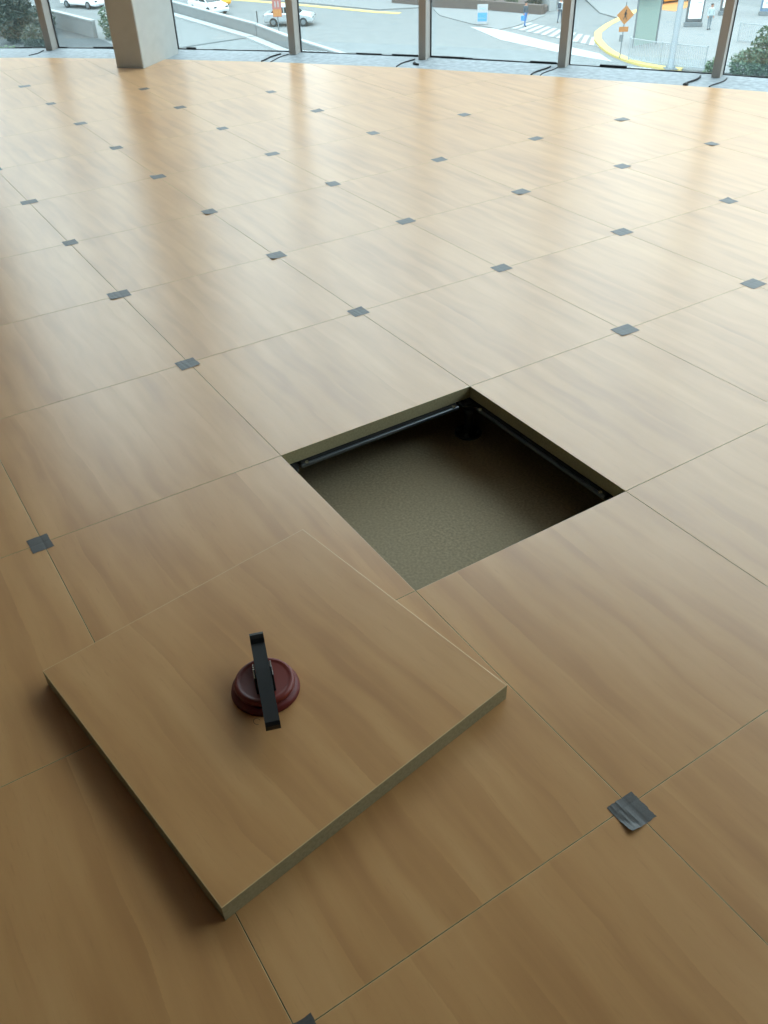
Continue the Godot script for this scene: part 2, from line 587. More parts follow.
# ---------------------------------------------------------------- under the open bay
func underfloor() -> void:
	var ped: Node3D = null
	var names := {Vector2i(0, 0): "black steel pedestal at the far corner of the open bay", Vector2i(0, 1): "black steel pedestal under the left corner of the open bay", Vector2i(1, 0): "black steel pedestal under the right corner of the open bay", Vector2i(1, 1): "black steel pedestal under the near corner of the open bay"}
	for k in names:
		var t: Node3D
		var at := Vector3(k.x * CELL, SLAB_Y, k.y * CELL)
		if ped == null:
			ped = thing("floor_pedestal", names[k], "pedestal", at, 0.0, "pedestals round the open bay")
			t = ped
			var H := -THICK - 0.004 - SLAB_Y
			var st := mk()
			lathe(st, [Vector2(0, 0), Vector2(0.040, 0), Vector2(0.040, 0.004), Vector2(0.038, 0.006), Vector2(0, 0.006)], 24)
			put("base_plate", st, M.darksteel, t)
			for s in [Vector2(1, 1), Vector2(-1, 1), Vector2(1, -1), Vector2(-1, -1)]:
				st = mk()
				lathe(st, [Vector2(0.007, 0.006), Vector2(0.007, 0.012), Vector2(0.004, 0.016), Vector2(0, 0.016)], 6, Vector3(s.x * 0.021, 0, s.y * 0.021))
				put("anchor_bolt", st, M.steel, t)
			st = mk()
			lathe(st, [Vector2(0.016, 0.006), Vector2(0.0125, 0.012), Vector2(0.0125, 0.072), Vector2(0.010, 0.073)], 16)
			put("tube", st, M.darksteel, t)
			st = mk()
			lathe(st, [Vector2(0.0085, 0.070), Vector2(0.0085, H - 0.004)], 12)
			put("threaded_rod", st, M.steel, t)
			st = mk()
			lathe(st, [Vector2(0.009, 0.073), Vector2(0.016, 0.073), Vector2(0.016, 0.083), Vector2(0.009, 0.083)], 6)
			put("levelling_nut", st, M.steel, t)
			st = mk()
			lathe(st, [Vector2(0.009, H - 0.014), Vector2(0.038, H - 0.006), Vector2(0.042, H - 0.005), Vector2(0.042, H), Vector2(0, H)], 20)
			put("head", st, M.darksteel, t)
			st = mk()
			bbox(st, Vector3(0, H + 0.0015, 0), Vector3(0.055, 0.003, 0.055), 0.001)
			put("head_pad", st, M.rubber, t)
		else:
			t = ped.duplicate()
			t.name = numbered("floor_pedestal")
			add_child(t)
			t.position = at
			t.set_meta("label", names[k])
	var proto: Node3D = null
	for s in [
		["slim steel stringer under the far left edge of the open bay", Vector3(0, 0, 0.3), PI / 2],
		["slim steel stringer under the far right edge of the open bay", Vector3(0.3, 0, 0), 0.0],
		["slim steel stringer under the near left edge of the open bay", Vector3(0.3, 0, 0.6), 0.0],
		["slim steel stringer under the near right edge of the open bay", Vector3(0.6, 0, 0.3), PI / 2]]:
		var t: Node3D
		var at: Vector3 = s[1] + Vector3(0, -THICK - 0.028, 0)
		if proto == null:
			proto = thing("floor_stringer", s[0], "stringer", at, s[2], "stringers round the open bay")
			t = proto
			var st := mk()
			bbox(st, Vector3(0, 0.0185, 0), Vector3(0.506, 0.011, 0.031), 0.002)
			put("bar", st, M.steel, t)
			st = mk()
			bbox(st, Vector3(0, 0.0255, 0), Vector3(0.50, 0.003, 0.020), 0.0008)
			put("gasket_strip", st, M.rubber, t)
			for e in [-0.235, 0.235]:
				st = mk()
				lathe(st, [Vector2(0.006, 0.024), Vector2(0.005, 0.027), Vector2(0, 0.0275)], 10, Vector3(e, 0, 0.0115))
				put("screw", st, M.chrome, t)
		else:
			t = proto.duplicate()
			t.name = numbered("floor_stringer")
			add_child(t)
			t.position = at
			t.rotation.y = s[2]
			t.set_meta("label", s[0])

# ---------------------------------------------------------------- lifted panel and lifter
func lifted_panel() -> void:
	var t := thing("lifted_floor_panel", "wood laminate floor panel lifted out and laid across its neighbours by the open bay", "floor panel", Vector3(0.672, 0.0006, 0.966), deg_to_rad(8.6))
	var g := 0.0006
	var h := CELL / 2
	var am := panel_mesh(square(g), Vector2.ZERO, 0, M.wood[3], true, 0.0016)
	# surfaces: laminate top, lip, board edge -> parts
	var labels := ["laminate_face", "edge_lip", "board"]
	for s in am.get_surface_count():
		var one := ArrayMesh.new()
		one.add_surface_from_arrays(Mesh.PRIMITIVE_TRIANGLES, am.surface_get_arrays(s))
		var o := inst(labels[s], one, am.surface_get_material(s), t)
		o.position = Vector3(-h, THICK, -h)
	# small curved scuff in front of the suction cup
	var st := mk()
	var pts: Array = []
	for i in 11:
		var a := deg_to_rad(20.0 + i * 26.0)
		pts.append(Vector3(0.0075 * cos(a), 0, 0.0055 * sin(a)))
	for i in 10:
		var p: Vector3 = pts[i]
		var q: Vector3 = pts[i + 1]
		var w := 0.0006
		quad(st, p * (1 - w / 0.007), p * (1 + w / 0.007), q * (1 + w / 0.007), q * (1 - w / 0.007))
	var o := put("scuff_mark", st, plain(Color(0.42, 0.32, 0.25), 0.6), t)
	o.position = t.transform.affine_inverse() * Vector3(0.746, THICK + 0.001, 1.030)

func suction_lifter() -> void:
	var at := Vector3(0.690, THICK + 0.0008, 0.985)
	var t := thing("suction_lifter", "red suction cup lifter with black lever handle stuck on the lifted floor panel", "suction lifter", at, deg_to_rad(-18.7))
	var st := mk()
	st.set_smooth_group(0)
	lathe(st, [Vector2(0.0, 0.0), Vector2(0.0600, 0.0), Vector2(0.0612, 0.002), Vector2(0.0598, 0.008), Vector2(0.0565, 0.0125), Vector2(0.050, 0.0145)], 56)
	put("rubber_cup", st, M.redrubber, t)
	st = mk()
	st.set_smooth_group(0)
	lathe(st, [Vector2(0.049, 0.0135), Vector2(0.0525, 0.0150), Vector2(0.0535, 0.018), Vector2(0.0532, 0.0225), Vector2(0.0510, 0.0258), Vector2(0.0465, 0.0270), Vector2(0.0440, 0.0255), Vector2(0.0400, 0.0250), Vector2(0.0, 0.0262)], 56)
	put("housing", st, M.red, t)
	# two cheeks carrying the lever, each with a bright worn top edge
	for s in [-1.0, 1.0]:
		st = mk()
		var prof := [Vector2(-0.036, 0.0255), Vector2(0.030, 0.0255), Vector2(0.030, 0.031), Vector2(0.012, 0.046), Vector2(-0.006, 0.048), Vector2(-0.036, 0.030)]
		extrude_xy(st, prof, s * 0.0150 - 0.0018, s * 0.0150 + 0.0018)
		var cheek := put("cheek", st, M.black, t)
		st = mk()
		rod(st, Vector3(-0.036, 0.0305, s * 0.0158), Vector3(-0.006, 0.0485, s * 0.0158), 0.0009, 6)
		rod(st, Vector3(-0.006, 0.0485, s * 0.0158), Vector3(0.012, 0.0465, s * 0.0158), 0.0009, 6)
		put("edge_trim", st, M.chrome, cheek)
	st = mk()
	rod(st, Vector3(0.002, 0.040, -0.0175), Vector3(0.002, 0.040, 0.0175), 0.0045, 12)
	put("pivot_pin", st, M.steel, t)
	# lever: a long flat grip, hooked up at the far end
	st = mk()
	var lev := [Vector2(-0.078, 0.040), Vector2(0.020, 0.036), Vector2(0.112, 0.030), Vector2(0.118, 0.033), Vector2(0.118, 0.043), Vector2(0.112, 0.047), Vector2(0.0, 0.054), Vector2(-0.060, 0.056), Vector2(-0.066, 0.062), Vector2(-0.073, 0.065), Vector2(-0.081, 0.062), Vector2(-0.084, 0.054)]
	extrude_xy(st, lev, -0.0125, 0.0125, 0.0018)
	put("lever", st, M.black, t)

func extrude_xy(st: SurfaceTool, prof: Array, z0: float, z1: float, bev := 0.0) -> void:
	var poly := PackedVector2Array(prof)
	if Geometry2D.is_polygon_clockwise(poly): poly.reverse()
	var small := poly
	if bev > 0.0:
		var off := Geometry2D.offset_polygon(poly, -bev)
		if off.size() == 1 and off[0].size() == poly.size():
			small = off[0]
			# line the rings up
			var best := 0
			for i in small.size():
				if small[i].distance_to(poly[0]) < small[best].distance_to(poly[0]): best = i
			var r := PackedVector2Array()
			for i in small.size(): r.append(small[(best + i) % small.size()])
			small = r
		else:
			bev = 0.0
	var n := poly.size()
	var idx := Geometry2D.triangulate_polygon(small)
	for i in range(0, idx.size(), 3):
		var a := small[idx[i]]; var b := small[idx[i + 1]]; var c := small[idx[i + 2]]
		if (b - a).cross(c - a) < 0.0:
			var t := b; b = c; c = t
		tri(st, Vector3(a.x, a.y, z1), Vector3(b.x, b.y, z1), Vector3(c.x, c.y, z1))
		tri(st, Vector3(a.x, a.y, z0), Vector3(c.x, c.y, z0), Vector3(b.x, b.y, z0))
	var ccw := 0.0
	for i in n: ccw += poly[i].cross(poly[(i + 1) % n])
	for i in n:
		var j := (i + 1) % n
		var a := poly[i]; var b := poly[j]; var sa := small[i]; var sb := small[j]
		if ccw < 0.0:
			var t := a; a = b; b = t
			t = sa; sa = sb; sb = t
		quad(st, Vector3(a.x, a.y, z1 - bev), Vector3(a.x, a.y, z0 + bev), Vector3(b.x, b.y, z0 + bev), Vector3(b.x, b.y, z1 - bev))
		if bev > 0.0:
			quad(st, Vector3(sa.x, sa.y, z1), Vector3(a.x, a.y, z1 - bev), Vector3(b.x, b.y, z1 - bev), Vector3(sb.x, sb.y, z1))
			quad(st, Vector3(a.x, a.y, z0 + bev), Vector3(sa.x, sa.y, z0), Vector3(sb.x, sb.y, z0), Vector3(b.x, b.y, z0 + bev))

# ---------------------------------------------------------------- tape squares on the panel corners
func ordinal(n: int) -> String:
	return ["first", "second", "third", "fourth", "fifth", "sixth", "seventh", "eighth", "ninth", "tenth"][n]

func tapes() -> void:
	# seam rows run from the front right to the back left; per row: z index, then x indices from front to back
	var rows := [
		[2, [2, 0], "left of the lifted panel"],
		[1, [2, -1, -2, -3, -4, -5], "along the open bay's left edge line"],
		[0, [-1, -2, -3, -4, -5, -6, -7, -8], "behind the open bay's far corner"],
		[-1, [0, -1, -2, -3, -4, -5, -6, -7], "in the row one panel right of the bay"],
		[-2, [0, -1, -2, -3, -4, -5, -6], "in the row two panels right of the bay"],
		[-3, [-1, -2, -3, -4], "in the row three panels right of the bay"],
		[-4, [-2, -3], "in the row four panels right of the bay"]]
	var rng := RandomNumberGenerator.new()
	rng.seed = 31
	for r in rows:
		for k in r[1].size():
			var u: int = r[1][k]
			var v: int = r[0]
			var w := rng.randf_range(0.050, 0.060)
			var d := rng.randf_range(0.050, 0.072)
			var turn := rng.randf_range(-0.06, 0.06)
			var shift := Vector2(rng.randf_range(-0.006, 0.006), rng.randf_range(-0.006, 0.006))
			var lift := rng.randf_range(0.0, 0.004)
			var corner := rng.randi() % 4
			var what := "%s grey tape square from the front %s" % [ordinal(k), r[2]]
			if u == 2 and v == 1:
				w = 0.054; d = 0.054; turn = 0.0; shift = Vector2(0.011, 0.006); lift = 0.007; corner = 3
				what = "creased grey duct tape square with a lifted corner, nearest to the right front"
			elif u == 0 and v == 2:
				w = 0.054; d = 0.046; turn = 0.02; shift = Vector2(0.0, 0.006); lift = 0.0
				what = "flat dark grey duct tape square left of the lifted panel's far corner"
			elif u == 2 and v == 2:
				shift = Vector2(0.014, 0.010)
				what = "grey duct tape square just cut off by the photo's lower edge"
			elif u == -1 and v == 0:
				what = "grey duct tape square one panel behind the open bay's far corner"
			var big: bool = (u == 2 and v == 1) or rng.randf() < 0.3
			var st := mk()
			var N := 14
			var hs: Array = []
			for i in N + 1:
				var row: Array = []
				for j in N + 1:
					var fx := float(i) / N - 0.5
					var fz := float(j) / N - 0.5
					var y := 0.0009
					y -= 0.0004 * (exp(-pow((fx * w + shift.x) / 0.003, 2)) + exp(-pow((fz * d + shift.y) / 0.003, 2)))   # sags into the seams
					if big: y += 0.0007 * exp(-pow((fz + 0.12 * fx - 0.10) / 0.07, 2)) + 0.0006 * exp(-pow((fz + 0.1 * fx - 0.30) / 0.06, 2))
					var cx := fx if corner & 1 else -fx
					var cz := fz if corner & 2 else -fz
					y += lift * pow(maxf(0.0, cx + cz - 0.45) / 0.55, 1.5)
					var px := fx * w
					var pz := fz * d
					if i == 0 or i == N or j == 0 or j == N:
						px += rng.randf_range(-0.0008, 0.0008); pz += rng.randf_range(-0.0008, 0.0008)
					row.append(Vector3(px, y, pz))
				hs.append(row)
			var dn := Vector3(0, -0.0004, 0)
			for i in N:
				for j in N:
					quad(st, hs[i][j], hs[i][j + 1], hs[i + 1][j + 1], hs[i + 1][j])
					quad(st, hs[i][j] + dn, hs[i + 1][j] + dn, hs[i + 1][j + 1] + dn, hs[i][j + 1] + dn)
			var o := put("tape_square", st, M.tape)
			o.position = Vector3(u * CELL + shift.x, 0.0, v * CELL + shift.y)
			o.rotation.y = turn
			tag(o, what, "tape", "duct tape squares on the panel corners")

func strip_litter() -> void:
	# loose black cable ends lying on the concrete strip, one or two by the foot of each mullion
	var list := [
		[5, -0.06, -0.03, 0.20, 0.003, "short thin black cable end by the foot of the leftmost mullion", 0],
		[3, -0.14, -0.09, 0.28, 0.005, "black cable end left of the first mullion right of the pier", 1],
		[3, -0.07, -0.03, 0.28, 0.003, "thin cable end right beside the first mullion right of the pier", 2],
		[2, -0.10, -0.06, 0.27, 0.004, "thin black cable end left of the mullion before the sandwich board", 1],
		[2, 0.03, -0.02, 0.19, 0.007, "thick black plug end at the foot of the mullion before the sandwich board", 3],
		[1, -0.12, -0.08, 0.28, 0.005, "black cable end left of the mullion before the crosswalk", 1],
		[1, -0.06, -0.03, 0.28, 0.003, "thin cable end right beside the mullion before the crosswalk", 2],
		[0, -0.13, -0.09, 0.27, 0.006, "black cable end with a blob left of the rightmost mullion", 1],
		[0, 0.02, 0.07, 0.27, 0.004, "thin dark cable end right of the rightmost mullion", 2]]
	var base := 6
	for c in list:
		var i: int = base - c[0]
		var t := Vector2(-outn[i].y, outn[i].x)
		if t.x < 0: t = -t
		var n := -outn[i]
		var p0: Vector2 = nodes[i] + t * c[2] + n * (0.01 if c[6] != 3 else 0.13)
		var p1: Vector2 = nodes[i] + t * c[1] + n * c[3]
		var y: float = -0.004 + c[4]
		var st := mk()
		var pts: Array = []
		for k in 7:
			var f := k / 6.0
			var q := p0.lerp(p1, f) + t * 0.012 * sin(f * 5.0 + c[0])
			pts.append(v3(q, y))
		tube(st, pts, c[4], 7)
		if c[6] == 1 and c[4] > 0.005:
			lathe(st, [Vector2(0.0, 0), Vector2(0.016, 0), Vector2(0.018, 0.006), Vector2(0.01, 0.014), Vector2(0, 0.015)], 10, v3(p1, -0.004))
		var o := put("cable_end", st, M.gasket)
		tag(o, c[5], "cable", "cable ends on the concrete strip")

# ---------------------------------------------------------------- the street, in metres right of and ahead of the viewer
func P(r: float, d: float, y := STREET) -> Vector3:
	return Vector3(EYE.x + 0.5264083 * r - 0.8502319 * d, y, EYE.z - 0.8502319 * r - 0.5264083 * d)

func ground_poly(called: String, pts: Array, y0: float, y1: float, m: Material, parent: Node, label := "") -> MeshInstance3D:
	var poly := PackedVector2Array()
	for p in pts:
		var q := P(p[0], p[1])
		poly.append(Vector2(q.x, q.z))
	var st := mk()
	prism(st, poly, y0, y1)
	var o := put(called, st, m, parent)
	if label: o.set_meta("label", label)
	return o

func ribbon(pts: Array, w: float) -> Array:
	var l: Array = []
	var r: Array = []
	for i in pts.size():
		var a := Vector2(pts[maxi(i - 1, 0)][0], pts[maxi(i - 1, 0)][1])
		var b := Vector2(pts[mini(i + 1, pts.size() - 1)][0], pts[mini(i + 1, pts.size() - 1)][1])
		var t := (b - a).normalized()
		var n := Vector2(-t.y, t.x) * w * 0.5
		l.append([pts[i][0] + n.x, pts[i][1] + n.y])
		r.append([pts[i][0] - n.x, pts[i][1] - n.y])
	r.reverse()
	return l + r

func street() -> void:
	var s := setting("ground", "pale grey street far below the windows")
	ground_poly("asphalt", [[-260, 20], [260, 20], [260, 420], [-260, 420]], STREET - 0.5, STREET, M.asphalt, s)
	ground_poly("sidewalk", [[5.82, 89.27], [15.03, 82.99], [13.34, 80.28], [11.81, 78.18], [10.45, 77.04], [8.38, 80.24], [6.22, 84.73]], STREET, STREET + 0.06, M.pave, s)
	ground_poly("painted_band", [[8.24, 78.84], [10.12, 77.56], [11.69, 74.61], [13.69, 70.58], [16.1, 66.46], [16.31, 63.7], [13.45, 67.25], [9.92, 72.83]], STREET, STREET + 0.03, M.paint, s)
	ground_poly("crossing_asphalt", [[13.72, 82.73], [16.74, 85.34], [20.44, 82.45], [18.45, 76.49], [17.27, 73.2], [17.38, 71.94], [16.6, 68.75], [11.07, 78.08], [13.1, 80.33]], STREET, STREET + 0.02, M.asphalt, s)
	ground_poly("corner_sidewalk", [[25.05, 86.44], [20.67, 79.86], [17.67, 73.98], [16.84, 68.52], [17.01, 65.27], [17.94, 62.16], [20.43, 59.94], [24.54, 57.59], [27.92, 56.55], [36.62, 76.79], [33.79, 82.42], [29.71, 87.8]], STREET, STREET + 0.12, M.pave, s)
	ground_poly("plaza", [[20.09, 91.09], [19.74, 83.11], [20.63, 80.37], [25.03, 87.03], [27.19, 93.39], [21.39, 97.46]], STREET, STREET + 0.10, M.pave, s)
	ground_poly("dark_lane", [[-28.14, 86.09], [-21.81, 78.77], [-19.24, 74.54], [-18.0, 70.0], [-40, 60], [-46, 84]], STREET, STREET + 0.02, M.darkasphalt, s)
	ground_poly("pavement_seam", ribbon([[-15.5, 73.0], [-12.0, 75.6], [-9.11, 77.5]], 0.35), STREET, STREET + 0.02, M.darkasphalt, s)
	for i in 13:
		var f := i / 12.0
		var b := Vector2(11.07, 78.08).lerp(Vector2(16.6, 68.75), f)
		var t := Vector2(12.94, 80.36).lerp(Vector2(17.38, 71.94), f)
		ground_poly("crosswalk_stripe", ribbon([[b.x, b.y], [t.x, t.y]], 0.36), STREET + 0.02, STREET + 0.035, M.paint, s, "white painted crosswalk bar" if i == 0 else "")
	ground_poly("yellow_kerb", ribbon([[25.4, 86.8], [22.8, 83.2], [20.7, 79.9], [19.0, 77.0], [17.6, 74.0], [16.95, 71.2], [16.8, 68.5], [16.85, 66.6], [17.05, 65.2], [17.45, 63.5], [18.0, 62.2], [19.0, 61.0], [20.0, 60.3]], 0.55), STREET, STREET + 0.15, M.yellow, s, "yellow painted kerb round the street corner")
	ground_poly("yellow_line", ribbon([[-22.0, 104.0], [-11.5, 97.3], [-6.4, 93.6], [0.6, 88.0], [2.8, 86.8]], 0.7), STREET, STREET + 0.03, M.yellow, s, "yellow painted line along the far kerb")
	ground_poly("far_sidewalk", [[-20, 106], [-11.2, 98.2], [-6.0, 94.4], [1.0, 88.8], [5.6, 89.4], [8, 100], [-10, 120]], STREET, STREET + 0.10, M.pave, s)
	ground_poly("taxi_lane_paint", [[24.2, 84.2], [25.9, 82.4], [29.5, 86.5], [27.0, 90.5]], STREET + 0.12, STREET + 0.135, M.orange, s)
	# concrete parapet of the ramp with its pale ledge
	var line := [[-24.0, 100.3], [-17.35, 90.4], [-8.85, 77.4]]
	var line2 := [[-8.75, 77.15], [-5.9, 71.5], [-1.7, 64.3], [4.0, 54.6]]
	var k := 0
	for l in [line, line2]:
		var t := setting("wall_parapet_%d" % (k + 1), ["pale concrete ramp parapet behind the pier's window", "pale concrete ramp parapet running down towards the silver car"][k])
		ground_poly("parapet_body", ribbon(l, 0.28), STREET, STREET + 0.86, M.concrete, t)
		ground_poly("coping", ribbon(l, 0.36), STREET + 0.86, STREET + 0.95, M.coping, t)
		var shift: Array = []
		for p in l: shift.append([p[0] - 0.55, p[1] - 0.42])
		ground_poly("ledge", ribbon(shift, 0.75), STREET, STREET + 0.14, M.coping, t)
		k += 1
	var t := setting("wall_barrier", "white concrete barrier wall left of the pier")
	ground_poly("barrier_body", ribbon([[-36.0, 95.6], [-27.4, 85.6], [-22.2, 79.2]], 0.3), STREET, STREET + 1.2, M.concrete, t)
	ground_poly("coping", ribbon([[-36.0, 95.6], [-27.4, 85.6], [-22.2, 79.2]], 0.4), STREET + 1.2, STREET + 1.3, M.coping, t)
	# planted median: low brick wall
	t = setting("ground_planter", "low brown planter wall of the planted median")
	ground_poly("planter_wall", ribbon([[2.4, 92.6], [5.7, 90.0], [10.0, 87.9], [15.0, 83.8]], 0.5), STREET, STREET + 0.7, M.brick, t)
	ground_poly("planter_soil", [[2.6, 92.8], [5.8, 90.3], [10.2, 88.1], [15.2, 84.0], [17, 90], [12, 97], [4, 100]], STREET, STREET + 0.5, M.brick, t)
	t = setting("wall_street", "grey street wall behind the pedestrians")
	ground_poly("street_wall_body", ribbon([[15.6, 86.6], [17.2, 89.0], [18.6, 92.5]], 1.2), STREET, STREET + 2.6, M.concrete, t)
	ground_poly("street_wall_pier", ribbon([[15.5, 85.7], [16.2, 86.3]], 0.9), STREET, STREET + 3.0, M.coping, t)

func street_things() -> void:
	car("white car driving behind the white barrier wall, left of the pier", P(-27.6, 96.6), deg_to_rad(-32), M.whitepaint, 4.8)
	car("silver car crossing the junction behind the ramp parapet", P(-6.6, 82.6), deg_to_rad(-6), M.silver, 4.2)
	car("white car with dark rear window mostly hidden behind the ramp parapet", P(-14.6, 90.6), deg_to_rad(-50), M.whitepaint, 4.4)
	car("yellow taxi half hidden behind the ramp parapet", P(-15.0, 95.0), deg_to_rad(-50), M.taxi, 4.6)
	car("yellow taxi parked beyond the light pole on the right", P(26.6, 87.6), deg_to_rad(25), M.taxi, 4.6)
	# salmon banner on a pole behind the silver car
	var t := thing("street_banner", "tall salmon pink banner board behind the silver car", "banner", P(-7.3, 79.2), YAW)
	var st := mk()
	rod(st, Vector3(0, 0, 0), Vector3(0, 4.2, 0), 0.05, 8)
	put("pole", st, M.galv, t)
	st = mk()
	bbox(st, Vector3(0, 2.65, 0.05), Vector3(0.72, 3.1, 0.06), 0.01)
	var board := put("board", st, M.salmon, t)
	st = mk()
	for s in [-0.12, 0.12]:
		st = mk()
		bbox(st, Vector3(s, 2.0, 0.085), Vector3(0.10, 0.42, 0.012))
		put("white_mark", st, M.paint, board)
	st = mk()
	bbox(st, Vector3(0, 1.4, 0.085), Vector3(0.66, 0.5, 0.015))
	put("lower_stripe", st, M.orange, board)
	# thin marker post on the parapet joint
	t = thing("marker_post", "thin dark marker post standing at the joint of the ramp parapet", "post", P(-8.8, 77.75, STREET), YAW)
	st = mk()
	rod(st, Vector3.ZERO, Vector3(0, 1.75, 0), 0.045, 8)
	put("shaft", st, M.darksteel, t)
	st = mk()
	lathe(st, [Vector2(0.08, 0), Vector2(0.08, 0.05), Vector2(0.05, 0.07), Vector2(0.05, 0.08)], 10)
	put("foot", st, M.darksteel, t)
	# sandwich board
	t = thing("sandwich_board", "white sandwich board with blue panel on the sidewalk", "sign", P(9.3, 79.6, STREET + 0.0), YAW + deg_to_rad(-8))
	st = mk()
	var tilt := Basis(Vector3.RIGHT, deg_to_rad(-9))
	bbox(st, Vector3(0, 0.78, 0.12), Vector3(0.85, 1.4, 0.05), 0.01, tilt)
	var fr := put("front_board", st, M.paint, t)
	st = mk()
	bbox(st, Vector3(0, 0.72, 0.163), Vector3(0.74, 0.36, 0.012), 0.0, tilt)
	put("blue_panel", st, M.signblue, fr)
	st = mk()
	bbox(st, Vector3(0, 0.40, 0.213), Vector3(0.74, 0.20, 0.012), 0.0, tilt)
	put("blue_panel", st, M.signblue, fr)
	st = mk()
	bbox(st, Vector3(0, 0.545, 0.19), Vector3(0.74, 0.05, 0.012), 0.0, tilt)
	put("lettering_bar", st, plain(Color(0.45, 0.62, 0.80), 0.6), fr)
	st = mk()
	bbox(st, Vector3(0, 1.18, 0.09), Vector3(0.5, 0.05, 0.012), 0.0, tilt)
	put("lettering_bar", st, plain(Color(0.45, 0.62, 0.80), 0.6), fr)
	st = mk()
	bbox(st, Vector3(0, 0.78, -0.12), Vector3(0.85, 1.4, 0.05), 0.01, tilt.transposed())
	put("rear_board", st, M.paint, t)
	# pedestrians
	person("person in dark top and blue jeans carrying a blue bag on the crosswalk's left end", P(12.6, 78.3, STREET + 0.0), YAW + 0.6, Color(0.24, 0.27, 0.31), Color(0.24, 0.42, 0.62), 1)
	person("person in white shirt with dark backpack walking beyond the crosswalk", P(15.6, 79.4, STREET + 0.02), YAW + PI * 0.8, Color(0.70, 0.74, 0.76), Color(0.28, 0.32, 0.37), 2)
	person("person in pale grey shirt standing beside the poster kiosk", P(25.9, 73.6, STREET + 0.12), YAW + 0.2, Color(0.62, 0.68, 0.69), Color(0.40, 0.45, 0.48), 0)
	# warning sign
	t = thing("crossing_sign", "orange diamond pedestrian crossing sign on a post at the corner", "sign", P(16.95, 64.3, STREET + 0.12), YAW)
	st = mk()
	rod(st, Vector3.ZERO, Vector3(0, 3.3, 0), 0.035, 8)
	put("post", st, M.galv, t)
	st = mk()
	bbox(st, Vector3(0, 2.55, 0.05), Vector3(0.80, 0.80, 0.02), 0.004, Basis(Vector3.BACK, PI / 4))
	var dia := put("diamond_plate", st, M.amber, t)
	st = mk()                                        # walking figure
	lathe(st, [Vector2(0, 0), Vector2(0.05, 0), Vector2(0.05, 0.006), Vector2(0, 0.006)], 12, Vector3(0.02, 2.82, 0.061), Basis(Vector3.RIGHT, PI / 2))
	for b in [[0.0, 2.76, 0.0, 2.52, 0.045], [0.0, 2.72, 0.11, 2.58, 0.022], [0.0, 2.72, -0.10, 2.56, 0.022], [0.0, 2.53, 0.11, 2.30, 0.026], [0.0, 2.53, -0.12, 2.29, 0.026]]:
		rod(st, Vector3(b[0], b[1], 0.062), Vector3(b[2], b[3], 0.062), b[4], 6)
	put("walking_figure", st, M.black, dia)
	st = mk()
	bbox(st, Vector3(0, 1.72, 0.05), Vector3(0.62, 0.30, 0.02), 0.004)
	put("lower_plate", st, M.amber, t)
	st = mk()
	bbox(st, Vector3(-0.08, 1.2, 0.04), Vector3(0.26, 0.42, 0.06), 0.01)
	put("control_box", st, M.galv, t)
	# tall light pole
	t = thing("light_pole", "tall thick pale grey light pole rising past the picket fence", "pole", P(19.3, 60.5, STREET + 0.12), YAW)
	st = mk()
	st.set_smooth_group(0)
	lathe(st, [Vector2(0.30, 0), Vector2(0.30, 0.15), Vector2(0.19, 0.2), Vector2(0.16, 9.0), Vector2(0, 9.0)], 20)
	put("shaft", st, M.galv, t)
	st = mk()
	bbox(st, Vector3(0, 0.02, 0), Vector3(0.75, 0.05, 0.75), 0.01)
	put("base_plate", st, M.galv, t)
	# glass shelter behind the crossing sign
	t = thing("street_shelter", "greenish glass shelter panel with grey post behind the crossing sign", "shelter", P(19.6, 68.2, STREET + 0.12), YAW + deg_to_rad(30))
	for x in [-1.1, 1.15]:
		st = mk()
		bbox(st, Vector3(x, 1.6, 0), Vector3(0.10, 3.2, 0.10), 0.01)
		put("post", st, M.galv, t)
	st = mk()
	bbox(st, Vector3(0, 1.55, 0), Vector3(2.1, 2.9, 0.03), 0.004)
	put("glass_panel", st, M.frosted, t)
	st = mk()
	bbox(st, Vector3(0, 3.22, 0.1), Vector3(2.5, 0.08, 1.0), 0.01)
	put("roof", st, M.galv, t)
	t = thing("street_post", "square grey post in front of the yellow taxi", "post", P(23.1, 79.2, STREET + 0.12), YAW)
	st = mk()
	bbox(st, Vector3(0, 1.7, 0), Vector3(0.5, 3.4, 0.5), 0.03)
	put("shaft", st, M.galv, t)
	st = mk()
	bbox(st, Vector3(0, 0.05, 0), Vector3(0.62, 0.1, 0.62), 0.01)
	put("plinth", st, M.galv, t)
	kiosk("poster kiosk with white and blue poster beside the standing person", P(25.2, 75.2, STREET + 0.12), YAW + deg_to_rad(-4), 0)
	kiosk("poster kiosk with pale poster beside the rightmost mullion", P(29.4, 79.8, STREET + 0.12), YAW + deg_to_rad(-6), 1)
	kiosk("poster kiosk with bright blue bordered poster at the top right", P(32.4, 79.0, STREET + 0.12), YAW + deg_to_rad(-14), 2)
	fence("pale metal picket fence along the street corner beneath the light pole", [P(17.3, 63.4, STREET + 0.12), P(18.85, 61.5, STREET + 0.12), P(21.2, 59.7, STREET + 0.12)], 1.35)
	fence("pale metal picket fence on the plaza behind the right bush", [P(26.4, 68.6, STREET + 0.12), P(28.2, 67.0, STREET + 0.12), P(30.4, 65.4, STREET + 0.12)], 1.2)
	fence("white slatted fence behind the dark trees at the far left", [P(-36.6, 96.4), P(-33.8, 93.8), P(-31.4, 91.2)], 2.6, true)

